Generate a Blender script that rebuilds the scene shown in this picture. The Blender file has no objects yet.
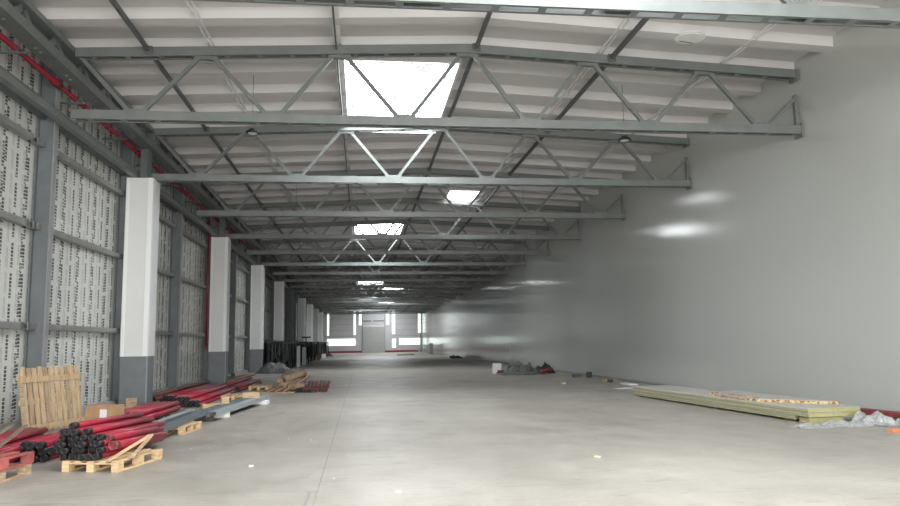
import bpy, bmesh, math, random
from mathutils import Vector, Matrix, noise
C = bpy.context.scene.collection
S = bpy.context.scene
R = math.radians
random.seed(7)

# ------------------------------------------------------------ camera, sky, light, exposure
cam_d = bpy.data.cameras.new('camera'); cam = bpy.data.objects.new('camera', cam_d); C.objects.link(cam)
FPX, PITCH, YAW, ROLL, EYE = 732.1, .1208, .1205, -.0145, 1.649
cp, sp, cy, sy = math.cos(PITCH), math.sin(PITCH), math.cos(YAW), math.sin(YAW)
F = Vector((sy*cp, cy*cp, sp)); R0 = Vector((cy, -sy, 0)); U0 = R0.cross(F)
RR = math.cos(ROLL)*R0 + math.sin(ROLL)*U0; UU = -math.sin(ROLL)*R0 + math.cos(ROLL)*U0
m = Matrix((RR, UU, -F)).transposed().to_4x4(); m.translation = (0, 0, EYE)
cam.matrix_world = m
cam_d.sensor_width = 36; cam_d.lens = FPX*36/900; cam_d.clip_end = 400; cam_d.clip_start = .05
S.camera = cam
S.view_settings.view_transform = 'Standard'; S.view_settings.look = 'None'
S.view_settings.gamma = 1; S.view_settings.use_curve_mapping = False
S.view_settings.exposure = 0.02
S.cycles.max_bounces = 8; S.cycles.diffuse_bounces = 5; S.cycles.glossy_bounces = 4
S.cycles.sample_clamp_indirect = 6

w = bpy.data.worlds.new('sky'); S.world = w; w.use_nodes = True
w.node_tree.nodes['Background'].inputs[0].default_value = (.86, .93, 1, 1)
w.node_tree.nodes['Background'].inputs[1].default_value = 1.0
SKYLIGHT = 18.0      # daylight through the roof glazing
WINDOW = 1.35         # daylight through the end wall glazing
DAY = (.93, .97, 1)
# daylight entering by the large gateway behind the camera
ld = bpy.data.lights.new('gateway_daylight', 'AREA'); ld.shape = 'RECTANGLE'; ld.size = 14; ld.size_y = 5.6
ld.energy = 4300; ld.color = (1, .985, .95)
lo = bpy.data.objects.new('gateway_daylight', ld); C.objects.link(lo)
lo.location = (2.3, -11.6, 3.0); lo.rotation_euler = (R(90), 0, 0)

# ------------------------------------------------------------ materials
def new_mat(name, col, rough=.6, metal=0, spec=.5):
    mt = bpy.data.materials.new(name); mt.use_nodes = True
    b = mt.node_tree.nodes['Principled BSDF']
    b.inputs['Base Color'].default_value = (*col, 1); b.inputs['Roughness'].default_value = rough
    b.inputs['Metallic'].default_value = metal; b.inputs['Specular IOR Level'].default_value = spec
    return mt
def mat(name, col, rough=.6, var=.12, scale=6, metal=0, bump=0, stretch=(1, 1, 1), spec=.5, col2=None, lo_=.35, hi_=.65):
    """principled with noise colour variation and optional bump"""
    mt = new_mat(name, col, rough, metal, spec); nt = mt.node_tree; b = nt.nodes['Principled BSDF']
    tc = nt.nodes.new('ShaderNodeTexCoord'); mp = nt.nodes.new('ShaderNodeMapping'); mp.inputs['Scale'].default_value = stretch
    n = nt.nodes.new('ShaderNodeTexNoise'); n.inputs['Scale'].default_value = scale; n.inputs['Detail'].default_value = 5
    r = nt.nodes.new('ShaderNodeValToRGB'); e = r.color_ramp.elements
    c2 = col2 or tuple(c*(1-var) for c in col); c1 = col if col2 else tuple(min(1, c*(1+var)) for c in col)
    e[0].position = lo_; e[0].color = (*c2, 1); e[1].position = hi_; e[1].color = (*c1, 1)
    L = nt.links.new
    L(tc.outputs['Object'], mp.inputs[0]); L(mp.outputs[0], n.inputs['Vector']); L(n.outputs['Fac'], r.inputs[0]); L(r.outputs[0], b.inputs['Base Color'])
    if bump:
        bp = nt.nodes.new('ShaderNodeBump'); bp.inputs['Strength'].default_value = bump; bp.inputs['Distance'].default_value = .02
        L(n.outputs['Fac'], bp.inputs['Height']); L(bp.outputs[0], b.inputs['Normal'])
    return mt
def emit(name, col, strength, var=0):
    mt = bpy.data.materials.new(name); mt.use_nodes = True; nt = mt.node_tree
    b = nt.nodes['Principled BSDF']; b.inputs['Base Color'].default_value = (.6, .6, .6, 1)
    b.inputs['Emission Color'].default_value = (*col, 1); b.inputs['Emission Strength'].default_value = strength
    if var:      # twigs and dirt lying on the glazing
        N, L = nt.nodes, nt.links.new
        tc = N.new('ShaderNodeTexCoord'); v = N.new('ShaderNodeTexVoronoi'); v.feature = 'DISTANCE_TO_EDGE'; v.inputs['Scale'].default_value = .55
        n = N.new('ShaderNodeTexNoise'); n.inputs['Scale'].default_value = 1.1; n.inputs['Detail'].default_value = 4
        L(tc.outputs['Object'], v.inputs['Vector']); L(tc.outputs['Object'], n.inputs['Vector'])
        a = N.new('ShaderNodeMath'); a.operation = 'LESS_THAN'; a.inputs[1].default_value = .022; L(v.outputs['Distance'], a.inputs[0])
        g = N.new('ShaderNodeMath'); g.operation = 'GREATER_THAN'; g.inputs[1].default_value = .46; L(n.outputs['Fac'], g.inputs[0])
        k = N.new('ShaderNodeMath'); k.operation = 'MULTIPLY'; L(a.outputs[0], k.inputs[0]); L(g.outputs[0], k.inputs[1])
        mr = N.new('ShaderNodeMapRange'); mr.inputs[3].default_value = strength; mr.inputs[4].default_value = strength*.03; L(k.outputs[0], mr.inputs[0])
        L(mr.outputs[0], b.inputs['Emission Strength'])
    return mt
STEEL = mat('painted_grey_steel', (.165, .18, .175), .36, .08, 3)
STEEL_D = mat('dark_grey_steel', (.12, .14, .145), .5, .1, 3)
POST = mat('grey_post_paint', (.15, .165, .175), .5, .08, 3)
RAIL = mat('galvanised_rail', (.27, .275, .27), .45, .12, 3, metal=.3)
STRUT = mat('dark_strut', (.10, .11, .11), .5, .1)
ROOFM = mat('white_roof_sheet', (.60, .585, .58), .5, .03, .4, stretch=(.3, 2, 1))
SEAM = new_mat('white_flashing', (.8, .79, .78), .4)
WHITE = mat('white_cladding', (.72, .73, .73), .45, .02, 1.5)
WEDGE = new_mat('white_trim', (.85, .86, .86), .4)
GREYB = mat('grey_plinth_paint', (.17, .185, .195), .5, .06, 3)
RED = mat('red_pipe_paint', (.30, .018, .04), .38, .15, 5)
REDO = mat('dull_red_paint', (.20, .035, .04), .55, .25, 8)
REDB = mat('brown_red_primer', (.17, .07, .06), .6, .25, 8)
REDF = new_mat('fire_pipe_red', (.22, .010, .025), .4)
BLACK = new_mat('black_pipe_end', (.012, .012, .014), .45)
BLACKS = mat('black_steel', (.02, .022, .024), .5, .3, 4)
WOOD = mat('pale_pine', (.60, .43, .25), .7, .2, 3, stretch=(2, 2, 12))
WOODV = mat('upright_pine', (.52, .38, .23), .75, .18, 4, stretch=(5, 5, .6))
WOODV2 = mat('upright_aged_pine', (.40, .29, .18), .75, .2, 4, stretch=(5, 5, .6))
WOOD2 = mat('aged_pine', (.42, .31, .20), .75, .25, 3, stretch=(2, 2, 12))
WOODD = mat('dark_old_wood', (.16, .12, .09), .8, .25, 3)
WOODR = mat('red_stained_wood', (.36, .10, .09), .7, .25, 4)
CARD = mat('brown_cardboard', (.42, .26, .14), .8, .08, 5)
PAPER = new_mat('white_paper', (.8, .8, .8), .6)
GREYC = mat('dark_grey_channel', (.13, .165, .18), .45, .08, 4)
GREYL = mat('light_grey_channel', (.33, .37, .38), .45, .08, 4)
EPS = new_mat('white_foam', (.85, .86, .88), .7)
WOOL = mat('mineral_wool_edge', (.40, .385, .19), .8, .18, 14, bump=.3, stretch=(1, 1, 5))
SHEET = mat('panel_sheet_skin', (.50, .48, .44), .4, .05, 3)
SKINL = new_mat('panel_sheet_lip', (.30, .30, .19), .4)
FOAMT = mat('torn_cream_foam', (.62, .52, .30), .85, .1, 14, col2=(.30, .13, .07), bump=.6, lo_=.46, hi_=.54)
FOAMY = mat('cream_foam', (.80, .70, .38), .8, .1, 20, bump=.4)
FOIL = mat('crumpled_plastic', (.33, .34, .34), .3, .2, 6, bump=.4)
TARP = mat('grey_green_tarp', (.11, .12, .11), .55, .3, 5, bump=.4)
TARPG = mat('grey_tarp', (.075, .08, .083), .5, .3, 5, bump=.4)
KRAFT = mat('tan_wrapping', (.25, .18, .115), .75, .25, 6, bump=.3)
LAMPM = new_mat('lamp_housing', (.03, .03, .03), .4)
LAMPG = new_mat('lamp_glass', (.7, .72, .72), .3)
ENDW = mat('end_wall_panel', (.66, .64, .66), .5, .03, 1)
DOORM = mat('shutter_slat', (.52, .53, .51), .5, .04, 1)
PLAIN = mat('plain_panel', (.5, .5, .49), .4, .04, 1)
SKYP = emit('roof_glazing', DAY, SKYLIGHT, 1)
WINP = emit('wall_glazing', (.86, 1, .90), WINDOW)

def nodes(mt): return mt.node_tree.nodes, mt.node_tree.links.new
def floor_mat():
    mt = new_mat('concrete_floor', (.5, .48, .45), .5); N, L = nodes(mt); b = N['Principled BSDF']
    tc = N.new('ShaderNodeTexCoord')
    def nz(sc, det, st=(1, 1, 1), dist=0):
        mp = N.new('ShaderNodeMapping'); mp.inputs['Scale'].default_value = st
        n = N.new('ShaderNodeTexNoise'); n.inputs['Scale'].default_value = sc; n.inputs['Detail'].default_value = det
        n.inputs['Distortion'].default_value = dist
        L(tc.outputs['Object'], mp.inputs[0]); L(mp.outputs[0], n.inputs['Vector']); return n
    def ramp(n, p0, c0, p1, c1):
        r = N.new('ShaderNodeValToRGB'); e = r.color_ramp.elements
        e[0].position = p0; e[0].color = (*c0, 1); e[1].position = p1; e[1].color = (*c1, 1)
        L(n.outputs['Fac'], r.inputs[0]); return r
    def mix(a, b2, mode, fac):
        x = N.new('ShaderNodeMix'); x.data_type = 'RGBA'; x.blend_type = mode; x.inputs[0].default_value = fac
        L(a, x.inputs[6]); L(b2, x.inputs[7]); return x.outputs[2]
    big = ramp(nz(.35, 4), .3, (.325, .305, .27), .7, (.43, .405, .36))
    mid = ramp(nz(1.6, 6, (1, .6, 1), .6), .3, (.80, .79, .78), .65, (1, 1, 1))
    fine = ramp(nz(14, 6), .25, (.86, .86, .86), .6, (1, 1, 1))
    scuff = ramp(nz(2.2, 8, (.5, 3, 1), 1.5), .32, (.72, .71, .70), .42, (1, 1, 1))
    spots = ramp(nz(5, 2), .70, (1, 1, 1), .76, (1.25, 1.25, 1.25))
    o = mix(big.outputs[0], mid.outputs[0], 'MULTIPLY', .8); o = mix(o, fine.outputs[0], 'MULTIPLY', .8)
    o = mix(o, scuff.outputs[0], 'MULTIPLY', .7); o = mix(o, spots.outputs[0], 'MULTIPLY', .5)
    L(o, b.inputs['Base Color'])
    rr = ramp(nz(.8, 4), .3, (.36,)*3, .7, (.55,)*3); L(rr.outputs[0], b.inputs['Roughness'])
    return mt
def glossy_wall():
    mt = new_mat('glossy_grey_panel', (.49, .505, .485), .2); N, L = nodes(mt); b = N['Principled BSDF']
    b.inputs['Specular IOR Level'].default_value = .55
    tc = N.new('ShaderNodeTexCoord')
    def nz(sc, det, st):
        mp = N.new('ShaderNodeMapping'); mp.inputs['Scale'].default_value = st
        n = N.new('ShaderNodeTexNoise'); n.inputs['Scale'].default_value = sc; n.inputs['Detail'].default_value = det
        L(tc.outputs['Object'], mp.inputs[0]); L(mp.outputs[0], n.inputs['Vector']); return n
    a = nz(2.5, 2, (1, 7, .07)); r = nz(.5, 4, (1, 1, 1))
    a2 = nz(9.0, 2, (1, 6, .05)); ad = N.new('ShaderNodeMath'); ad.operation = 'MULTIPLY_ADD'; ad.inputs[1].default_value = .35
    L(a2.outputs['Fac'], ad.inputs[0]); L(a.outputs['Fac'], ad.inputs[2])
    bp = N.new('ShaderNodeBump'); bp.inputs['Strength'].default_value = .16; bp.inputs['Distance'].default_value = .01
    L(ad.outputs[0], bp.inputs['Height']); L(bp.outputs[0], b.inputs['Normal'])
    rp = N.new('ShaderNodeMapRange'); rp.inputs[3].default_value = .07; rp.inputs[4].default_value = .16
    L(r.outputs['Fac'], rp.inputs[0]); L(rp.outputs[0], b.inputs['Roughness'])
    # faint joints between vertical sheets
    sx = N.new('ShaderNodeSeparateXYZ'); L(tc.outputs['Object'], sx.inputs[0])
    d = N.new('ShaderNodeMath'); d.operation = 'DIVIDE'; d.inputs[1].default_value = 1.15; L(sx.outputs[1], d.inputs[0])
    f = N.new('ShaderNodeMath'); f.operation = 'FRACT'; L(d.outputs[0], f.inputs[0])
    g = N.new('ShaderNodeMath'); g.operation = 'LESS_THAN'; g.inputs[1].default_value = .008; L(f.outputs[0], g.inputs[0])
    x = N.new('ShaderNodeMix'); x.data_type = 'RGBA'; x.inputs[6].default_value = (.49, .505, .485, 1); x.inputs[7].default_value = (.455, .47, .45, 1)
    L(g.outputs[0], x.inputs[0]); L(x.outputs[2], b.inputs['Base Color'])
    return mt
def film_mat():
    """pale sandwich panels under a protective film printed with upright lines of dark lettering"""
    mt = new_mat('printed_film_panel', (.66, .67, .64), .25); N, L = nodes(mt); b = N['Principled BSDF']
    def M(op, a, b2=None, c=None):
        n = N.new('ShaderNodeMath'); n.operation = op
        for i, v in enumerate((a, b2, c)):
            if v is None: continue
            if isinstance(v, (int, float)): n.inputs[i].default_value = v
            else: L(v, n.inputs[i])
        return n.outputs[0]
    tc = N.new('ShaderNodeTexCoord'); sx = N.new('ShaderNodeSeparateXYZ'); L(tc.outputs['Object'], sx.inputs[0])
    Y, Z = sx.outputs[1], sx.outputs[2]
    def wn(*v):
        cx = N.new('ShaderNodeCombineXYZ')
        for i, a in enumerate(v): L(a, cx.inputs[i]) if not isinstance(a, (int, float)) else setattr(cx.inputs[i], 'default_value', a)
        n = N.new('ShaderNodeTexWhiteNoise'); n.noise_dimensions = '3D'; L(cx.outputs[0], n.inputs[0]); return n.outputs['Value']
    def line(pitch, off, u0, u1, period, letters, seed, dens):
        u = M('DIVIDE', M('ADD', Y, off), pitch); ci = M('FLOOR', u); fu = M('FRACT', u)
        rnd = wn(ci, seed, 0)
        v = M('ADD', M('DIVIDE', Z, period), rnd); ri = M('FLOOR', v); fv = M('FRACT', v)
        ins = M('MULTIPLY', M('MULTIPLY', M('GREATER_THAN', fu, u0), M('LESS_THAN', fu, u1)), M('MULTIPLY', M('GREATER_THAN', fv, .06), M('LESS_THAN', fv, .9)))
        lv = M('MULTIPLY', fv, letters); gap = M('GREATER_THAN', M('FRACT', lv), .22)
        sub = M('FLOOR', M('MULTIPLY', M('FRACT', lv), 4)); su = M('FLOOR', M('MULTIPLY', fu, 30))
        ink = M('LESS_THAN', wn(M('ADD', M('FLOOR', lv), sub), su, seed+1), dens)
        return M('MULTIPLY', M('MULTIPLY', ins, gap), ink)
    t1 = line(.50, 0, .28, .48, .62, 8, 3, .88)
    t2 = line(.50, .22, .30, .50, .5, 14, 9, .5)
    t3 = line(1.0, .36, .40, .50, .62, 8, 14, .88)
    seam = M('LESS_THAN', M('FRACT', M('DIVIDE', Y, 1.15)), .012)
    tot = M('MAXIMUM', M('MAXIMUM', M('MULTIPLY', t1, .92), M('MULTIPLY', t2, .45)), M('MAXIMUM', M('MULTIPLY', t3, .85), M('MULTIPLY', seam, .35)))
    x = N.new('ShaderNodeMix'); x.data_type = 'RGBA'; x.inputs[6].default_value = (.66, .67, .64, 1); x.inputs[7].default_value = (.03, .03, .035, 1)
    L(tot, x.inputs[0]); L(x.outputs[2], b.inputs['Base Color'])
    n = N.new('ShaderNodeTexNoise'); n.inputs['Scale'].default_value = 3; mp = N.new('ShaderNodeMapping'); mp.inputs['Scale'].default_value = (1, 5, .6)
    L(tc.outputs['Object'], mp.inputs[0]); L(mp.outputs[0], n.inputs['Vector'])
    bp = N.new('ShaderNodeBump'); bp.inputs['Strength'].default_value = .35; bp.inputs['Distance'].default_value = .02
    L(n.outputs['Fac'], bp.inputs['Height']); L(bp.outputs[0], b.inputs['Normal'])
    return mt
FLOORM, GLOSS, FILM = floor_mat(), glossy_wall(), film_mat()

# ------------------------------------------------------------ mesh helpers
class MB:
    def __init__(s): s.bm = bmesh.new()
    def box(s, c, d, rz=0, rx=0, ry=0, bev=0):
        M = Matrix.Translation(c) @ Matrix.Rotation(rz, 4, 'Z') @ Matrix.Rotation(ry, 4, 'Y') @ Matrix.Rotation(rx, 4, 'X') @ Matrix.Diagonal((*d, 1))
        r = bmesh.ops.create_cube(s.bm, size=1, matrix=M)
        if bev:
            es = list({e for v in r['verts'] for e in v.link_edges})
            bmesh.ops.bevel(s.bm, geom=es, offset=bev, segments=1, affect='EDGES')
        return s
    def bb(s, x0, x1, y0, y1, z0, z1): return s.box(((x0+x1)/2, (y0+y1)/2, (z0+z1)/2), (x1-x0, y1-y0, z1-z0))
    def bar(s, a, b, w_, h, up=(0, 0, 1)):
        a, b = Vector(a), Vector(b); d = b-a; z = d.normalized(); u = Vector(up)
        x = u.cross(z)
        if x.length < 1e-4: x = Vector((1, 0, 0)).cross(z)
        x.normalize(); y = z.cross(x)
        M = Matrix((x*w_, y*h, d)).transposed().to_4x4(); M.translation = (a+b)/2
        bmesh.ops.create_cube(s.bm, size=1, matrix=M); return s
    def tube(s, a, b, r, seg=10, hollow=0, caps=True, r2=None):
        a, b = Vector(a), Vector(b); d = b-a; q = d.to_track_quat('Z', 'Y')
        def ring(p, rr): return [s.bm.verts.new(p + q @ Vector((rr*math.cos(2*math.pi*i/seg), rr*math.sin(2*math.pi*i/seg), 0))) for i in range(seg)]
        A = ring(a, r); B = ring(b, r2 or r)
        def skin(P, Q):
            for i in range(seg):
                f = s.bm.faces.new((P[i], P[(i+1) % seg], Q[(i+1) % seg], Q[i])); f.smooth = True
        skin(A, B)
        if hollow:
            A2 = ring(a, r-hollow); B2 = ring(b, r-hollow); skin(B2, A2)
            skin(A2, A); skin(B, B2)
        elif caps:
            s.bm.faces.new(A[::-1]); s.bm.faces.new(B)
        return s
    def poly(s, pts):
        s.bm.faces.new([s.bm.verts.new(p) for p in pts]); return s
    def build(s, name, mt, parent=None, loc=None, smooth=False):
        me = bpy.data.meshes.new(name); 
        s.bm.normal_update(); s.bm.to_mesh(me); s.bm.free(); me.materials.append(mt)
        o = bpy.data.objects.new(name, me); C.objects.link(o)
        if parent: o.parent = parent
        if loc: o.location = loc
        return o
def tag(o, label, cat, group=None):
    o['label'] = label; o['category'] = cat
    if group: o['group'] = group
    return o
def thing(name, label, cat, loc=(0, 0, 0), rz=0, group=None):
    o = bpy.data.objects.new(name, None); C.objects.link(o); o.location = loc; o.rotation_euler = (0, 0, rz); o.empty_display_size = .1
    return tag(o, label, cat, group)
def struct(o): o['kind'] = 'structure'; return o
KIDS = {}
def dup(root, loc=None, rot=None, label=None, group=None, scale=None):
    r = root.copy(); C.objects.link(r)
    if loc is not None: r.location = loc
    if rot is not None: r.rotation_euler = rot
    if scale is not None: r.scale = scale
    if label: r['label'] = label
    if group: r['group'] = group
    def rec(src, dst):
        for ch in [o for o in KIDS.get(src.name, list(src.children))]:
            c = ch.copy(); C.objects.link(c); c.parent = dst; rec(ch, c)
    rec(root, r)
    return r
ORD = ['nearest', 'second nearest', 'third nearest', 'fourth nearest', 'fifth nearest', 'sixth nearest', 'seventh nearest', 'eighth nearest', 'ninth nearest', 'tenth nearest', 'eleventh nearest',
       'twelfth nearest', 'thirteenth nearest', 'fourteenth nearest', 'fifteenth nearest', 'sixteenth nearest', 'seventeenth nearest', 'eighteenth nearest', 'nineteenth nearest', 'twentieth nearest']

# ------------------------------------------------------------ setting
XR, XL, YE, YB, RX = 10.49, -7.05, 130.0, -12.0, 2.4
def zroof(x): return 8.50 - .046*abs(x-RX)
fl = MB().bb(XL-.3, XR+.3, YB-.3, YE+.3, -.2, 0)
struct(fl.build('floor', FLOORM))
jm = MB()
jm.bb(-.505, -.493, YB+1, 100, 0, .002).bb(-.60, -.565, YB+1, 8.6, 0, .003).bb(-.62, -.49, 8.58, 8.62, 0, .003)
for y in (8.6, 26, 44, 62): jm.bb(XL+.3, -.6 if y == 8.6 else XR, y, y+.008, 0, .0015)
struct(jm.build('trim_1', new_mat('floor_joint', (.26, .25, .235), .8)))
struct(MB().bb(XR, XR+.2, YB, YE, 0, 8.6).build('wall_right', GLOSS))
struct(MB().bb(XR-.05, XR, YB, YE, 0, .07).build('baseboard_right', new_mat('grey_base_rail', (.25, .26, .26), .5)))
struct(MB().bb(XL-.2, XL, YB, YE, 0, 8.6).build('wall_left', FILM))
struct(MB().bb(XL, XL+.22, YB, YE, 0, .16).build('baseboard_left', mat('concrete_ledge', (.33, .33, .32), .8, .15, 2)))
# skylights:  (x0, x1, y0, y1); second one is unseen, added to brighten the near floor
LX, RXS = (-.42, 2.34), (2.55, 5.35)
SKY = [(*RXS, 4.1, 10.1), (*LX, 1.0, 7.0), (*LX, 16.9, 22.9), (3.95, 5.35, 32.2, 35.2), (*LX, 41.2, 47.2), (*LX, -7.9, -1.9),
       (*LX, 80, 86), (*RXS, 90, 95), (*LX, 107, 113), (*RXS, 121.1, 127.1)]
xs = [XL, -.42, 2.34, RX, 2.55, 3.95, 5.35, XR]
bm = MB()
y = -12.4
prof = []
while y < YE:
    prof += [(y, -.03), (y+.35, -.03), (y+.60, .20), (y+1.48, .20)]
    y += 1.5
prof = [(-12.5, .1)] + prof + [(YE, 0)]
def zprof(y):
    for (a, za), (b_, zb) in zip(prof, prof[1:]):
        if a <= y <= b_: return za+(zb-za)*(y-a)/(b_-a)
prof = sorted(set(prof + [(v, zprof(v)) for s_ in SKY for v in s_[2:]]))
for i in range(len(prof)-1):
    (ya, za), (yb, zb) = prof[i], prof[i+1]; ym = (ya+yb)/2
    for j in range(len(xs)-1):
        x0, x1 = xs[j], xs[j+1]
        if any(s[0] <= (x0+x1)/2 <= s[1] and s[2] < ym < s[3] for s in SKY): continue
        bm.poly([(x0, ya, zroof(x0)+za), (x0, yb, zroof(x0)+zb), (x1, yb, zroof(x1)+zb), (x1, ya, zroof(x1)+za)])
bm.bm.verts.ensure_lookup_table(); bmesh.ops.remove_doubles(bm.bm, verts=bm.bm.verts, dist=1e-4)
struct(bm.build('ceiling', ROOFM))
sm = MB()
for x in (-3.3, 5.55, 8.6):
    for dx in (-.05, .05): sm.bar((x+dx, YB, zroof(x)-.015), (x+dx, YE, zroof(x)-.015), .025, .03)
for x in (-.55,):
    sm.bar((x, YB, zroof(x)-.01), (x, YE, zroof(x)-.01), .16, .02)
struct(sm.build('trim_2', SEAM))
for n, (x0, x1, y0, y1) in enumerate(SKY):
    e = struct(bpy.data.objects.new('window_%d' % (n+1), None)); C.objects.link(e); e.location = (x0, y0, zroof(x0))
    z0, zt = -.03, .38
    W, D = x1-x0, y1-y0
    f = MB()
    f.bb(-.06, .0, 0, D, z0, zt).bb(W, W+.06, 0, D, z0, zt).bb(-.06, W+.06, -.06, 0, z0, zt).bb(-.06, W+.06, D, D+.06, z0, zt)
    f.build('window_frame', SEAM, e)
    g = MB()
    g.bb(0, W, D*.16-.02, D*.16+.02, zt-.06, zt-.01).bb(0, W, D*.84-.02, D*.84+.02, zt-.06, zt-.01)
    g.bb(.10, .13, 0, D, zt-.06, zt-.01).bb(W-.13, W-.10, 0, D, zt-.06, zt-.01)
    g.build('glazing_bar', RAIL, e)
    p = MB().poly([(0, 0, zt), (0, D, zt), (W, D, zt), (W, 0, zt)])
    p.build('pane', SKYP, e)

def holed_wall(name, mt, y0, y1, x0, x1, z0, z1, holes):
    xs_ = sorted({x0, x1, *[v for h in holes for v in (h[0], h[1])]}); zs_ = sorted({z0, z1, *[v for h in holes for v in (h[2], h[3])]})
    b = MB()
    for i in range(len(xs_)-1):
        zc0 = None
        for j in range(len(zs_)-1):
            xm, zm = (xs_[i]+xs_[i+1])/2, (zs_[j]+zs_[j+1])/2
            solid = not any(h[0] < xm < h[1] and h[2] < zm < h[3] for h in holes)
            if solid and zc0 is None: zc0 = zs_[j]
            if not solid and zc0 is not None: b.bb(xs_[i], xs_[i+1], y0, y1, zc0, zs_[j]); zc0 = None
        if zc0 is not None: b.bb(xs_[i], xs_[i+1], y0, y1, zc0, z1)
    return struct(b.build(name, mt))
holed_wall('wall_back', PLAIN, YB-.3, YB, XL, XR, 0, 8.7, [(-4.8, 9.4, 0, 5.9)])
WH = [(-6.1, -5.65, 3.0, 7.1, 7), (-6.1, -1.1, 1.22, 2.5, 5), (-1.5, -1.04, 3.1, 7.5, 7), (-.58, 0, 4.75, 7.5, 5), (4.2, 4.78, 4.75, 7.5, 5),
      (5.2, 5.83, 3.15, 7.5, 7), (5.2, 5.95, .72, 2.35, 2), (6.45, 10.3, 1.23, 2.46, 6), (9.8, 10.35, 3.3, 6.9, 6)]
holed_wall('wall_far', ENDW, YE, YE+.25, XL, XR, 0, 8.7, [h[:4] for h in WH])
for n, (x0, x1, z0, z1, k) in enumerate(WH):
    e = struct(bpy.data.objects.new('window_%d' % (n+11), None)); C.objects.link(e); e.location = (x0, YE, z0)
    W, H = x1-x0, z1-z0; b = MB(); t = .05
    b.bb(0, t, -.03, .06, 0, H).bb(W-t, W, -.03, .06, 0, H).bb(t, W-t, -.03, .06, 0, t).bb(t, W-t, -.03, .06, H-t, H)
    for i in range(1, k):
        if W > H: b.bb(W*i/k-.03, W*i/k+.03, -.02, .05, t, H-t)
        else: b.bb(t, W-t, -.02, .05, H*i/k-.025, H*i/k+.025)
    b.build('window_frame', WEDGE, e)
    MB().poly([(0, .1, 0), (W, .1, 0), (W, .1, H), (0, .1, H)]).build('pane', WINP, e)
hl = MB()
for z in (2.9, 3.9, 4.9, 5.9): hl.bb(-5.5, -1.6, YE-.02, YE, z, z+.04).bb(5.95, 9.7, YE-.02, YE, z, z+.04)
struct(hl.build('trim_3', new_mat('end_wall_joint', (.33, .32, .34), .5)))
struct(MB().bb(-5.9, .1, YE-.12, YE-.02, 0, .32).bb(3.95, 9.9, YE-.12, YE-.02, 0, .32).build('baseboard_far', new_mat('red_base', (.33, .03, .06), .5)))
d = struct(bpy.data.objects.new('door_1', None)); C.objects.link(d); d.location = (2.03, YE-.05, 0)
sh = MB()
for i in range(16): sh.box((0, 0, .14+i*.28), (3.7, .05, .25), bev=.01)
sh.build('shutter', DOORM, d)
MB().box((0, -.02, 4.62), (3.8, .18, .26)).build('shutter_box', WEDGE, d)
MB().box((0, 0, 5.65), (3.8, .08, 1.75)).build('header_panel', ENDW, d)
MB().box((-1.1, -.1, 5.5), (1.4, .1, .14)).box((.9, -.1, 5.5), (1.9, .1, .14)).build('drive_shaft', STEEL_D, d)
MB().box((-1.95, -.03, 3.3), (.12, .12, 6.6)).box((1.95, -.03, 3.3), (.12, .12, 6.6)).build('guide_rail', GREYL, d)

# ------------------------------------------------------------ left wall posts and rails
post = thing('wall_post', 'x', 'post')
MB().box((.38, 0, 4.0), (.025, .2, 8.0)).build('flange', new_mat('sidelit_flange_paint', (.27, .27, .28), .45), post)  # lighter grey puts the hall-side light into the flange colour
pm = MB(); pm.box((.19, 0, 4.0), (.34, .02, 8.0)).box((.03, 0, 4.0), (.025, .2, 8.0)).box((.22, 0, .02), (.42, .3, .03))
pm.box((.22, -.02, 2.1), (.3, .03, .22)).box((.22, -.02, 4.22), (.3, .03, .22)).box((.22, -.02, 6.04), (.3, .03, .22))
pm.build('web', POST, post); KIDS[post.name] = list(post.children)
PY = [16.02+6*k for k in range(-1, 19)]
for i, y in enumerate(PY):
    if i == 1: y = 16.55
    o = post if i == 0 else dup(post)
    o.location = (XL, y, 0)
    if i == 0: tag(o, 'grey steel wall post at the left, before the leaning crate, at the frame edge', 'post')
    elif i == 1: tag(o, 'grey steel wall post directly behind the upright wooden crate', 'post')
    elif y < 60:
        o['label'] = ('grey steel wall post hidden beside the %s white column' % ['nearest', 'second nearest', 'third nearest', 'fourth nearest'][(i-2)//2] if i % 2 == 0
                      else 'grey steel wall post midway between the %s white columns' % ['nearest and second nearest', 'second and third nearest', 'third and fourth nearest', 'fourth nearest and dark'][(i-3)//2])
        o['category'] = 'post'
    else: tag(o, 'grey steel wall post in the dim far stretch of the left wall', 'post', 'far wall posts on the left')
rm = MB(); L_ = 5.76
rm.bb(0, .16, -L_/2, L_/2, .05, .065).bb(0, .16, -L_/2, L_/2, -.065, -.05).bb(.145, .16, -L_/2, L_/2, -.05, .05).bb(.14, .16, -L_/2-.02, -L_/2+.1, -.08, .08).bb(.14, .16, L_/2-.1, L_/2+.02, -.08, .08)
rail = rm.build('wall_rail', RAIL)
first = True
for j, z in enumerate((2.1, 4.22, 6.04)):
    lev = ('lowest', 'middle', 'top')[j]
    for i in range(len(PY)-1):
        o = rail if first else dup(rail); first = False
        o.location = (XL+.04, PY[i]+3, z)
        if PY[i] < 55:
            lab = '%s grey horizontal rail on the printed left wall, %s bay from the camera' % (lev, ORD[i])
            tag(o, lab, 'rail')
        else: tag(o, '%s grey wall rail in a dim far bay of the left wall' % lev, 'rail', 'far %s wall rails' % lev)

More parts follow.
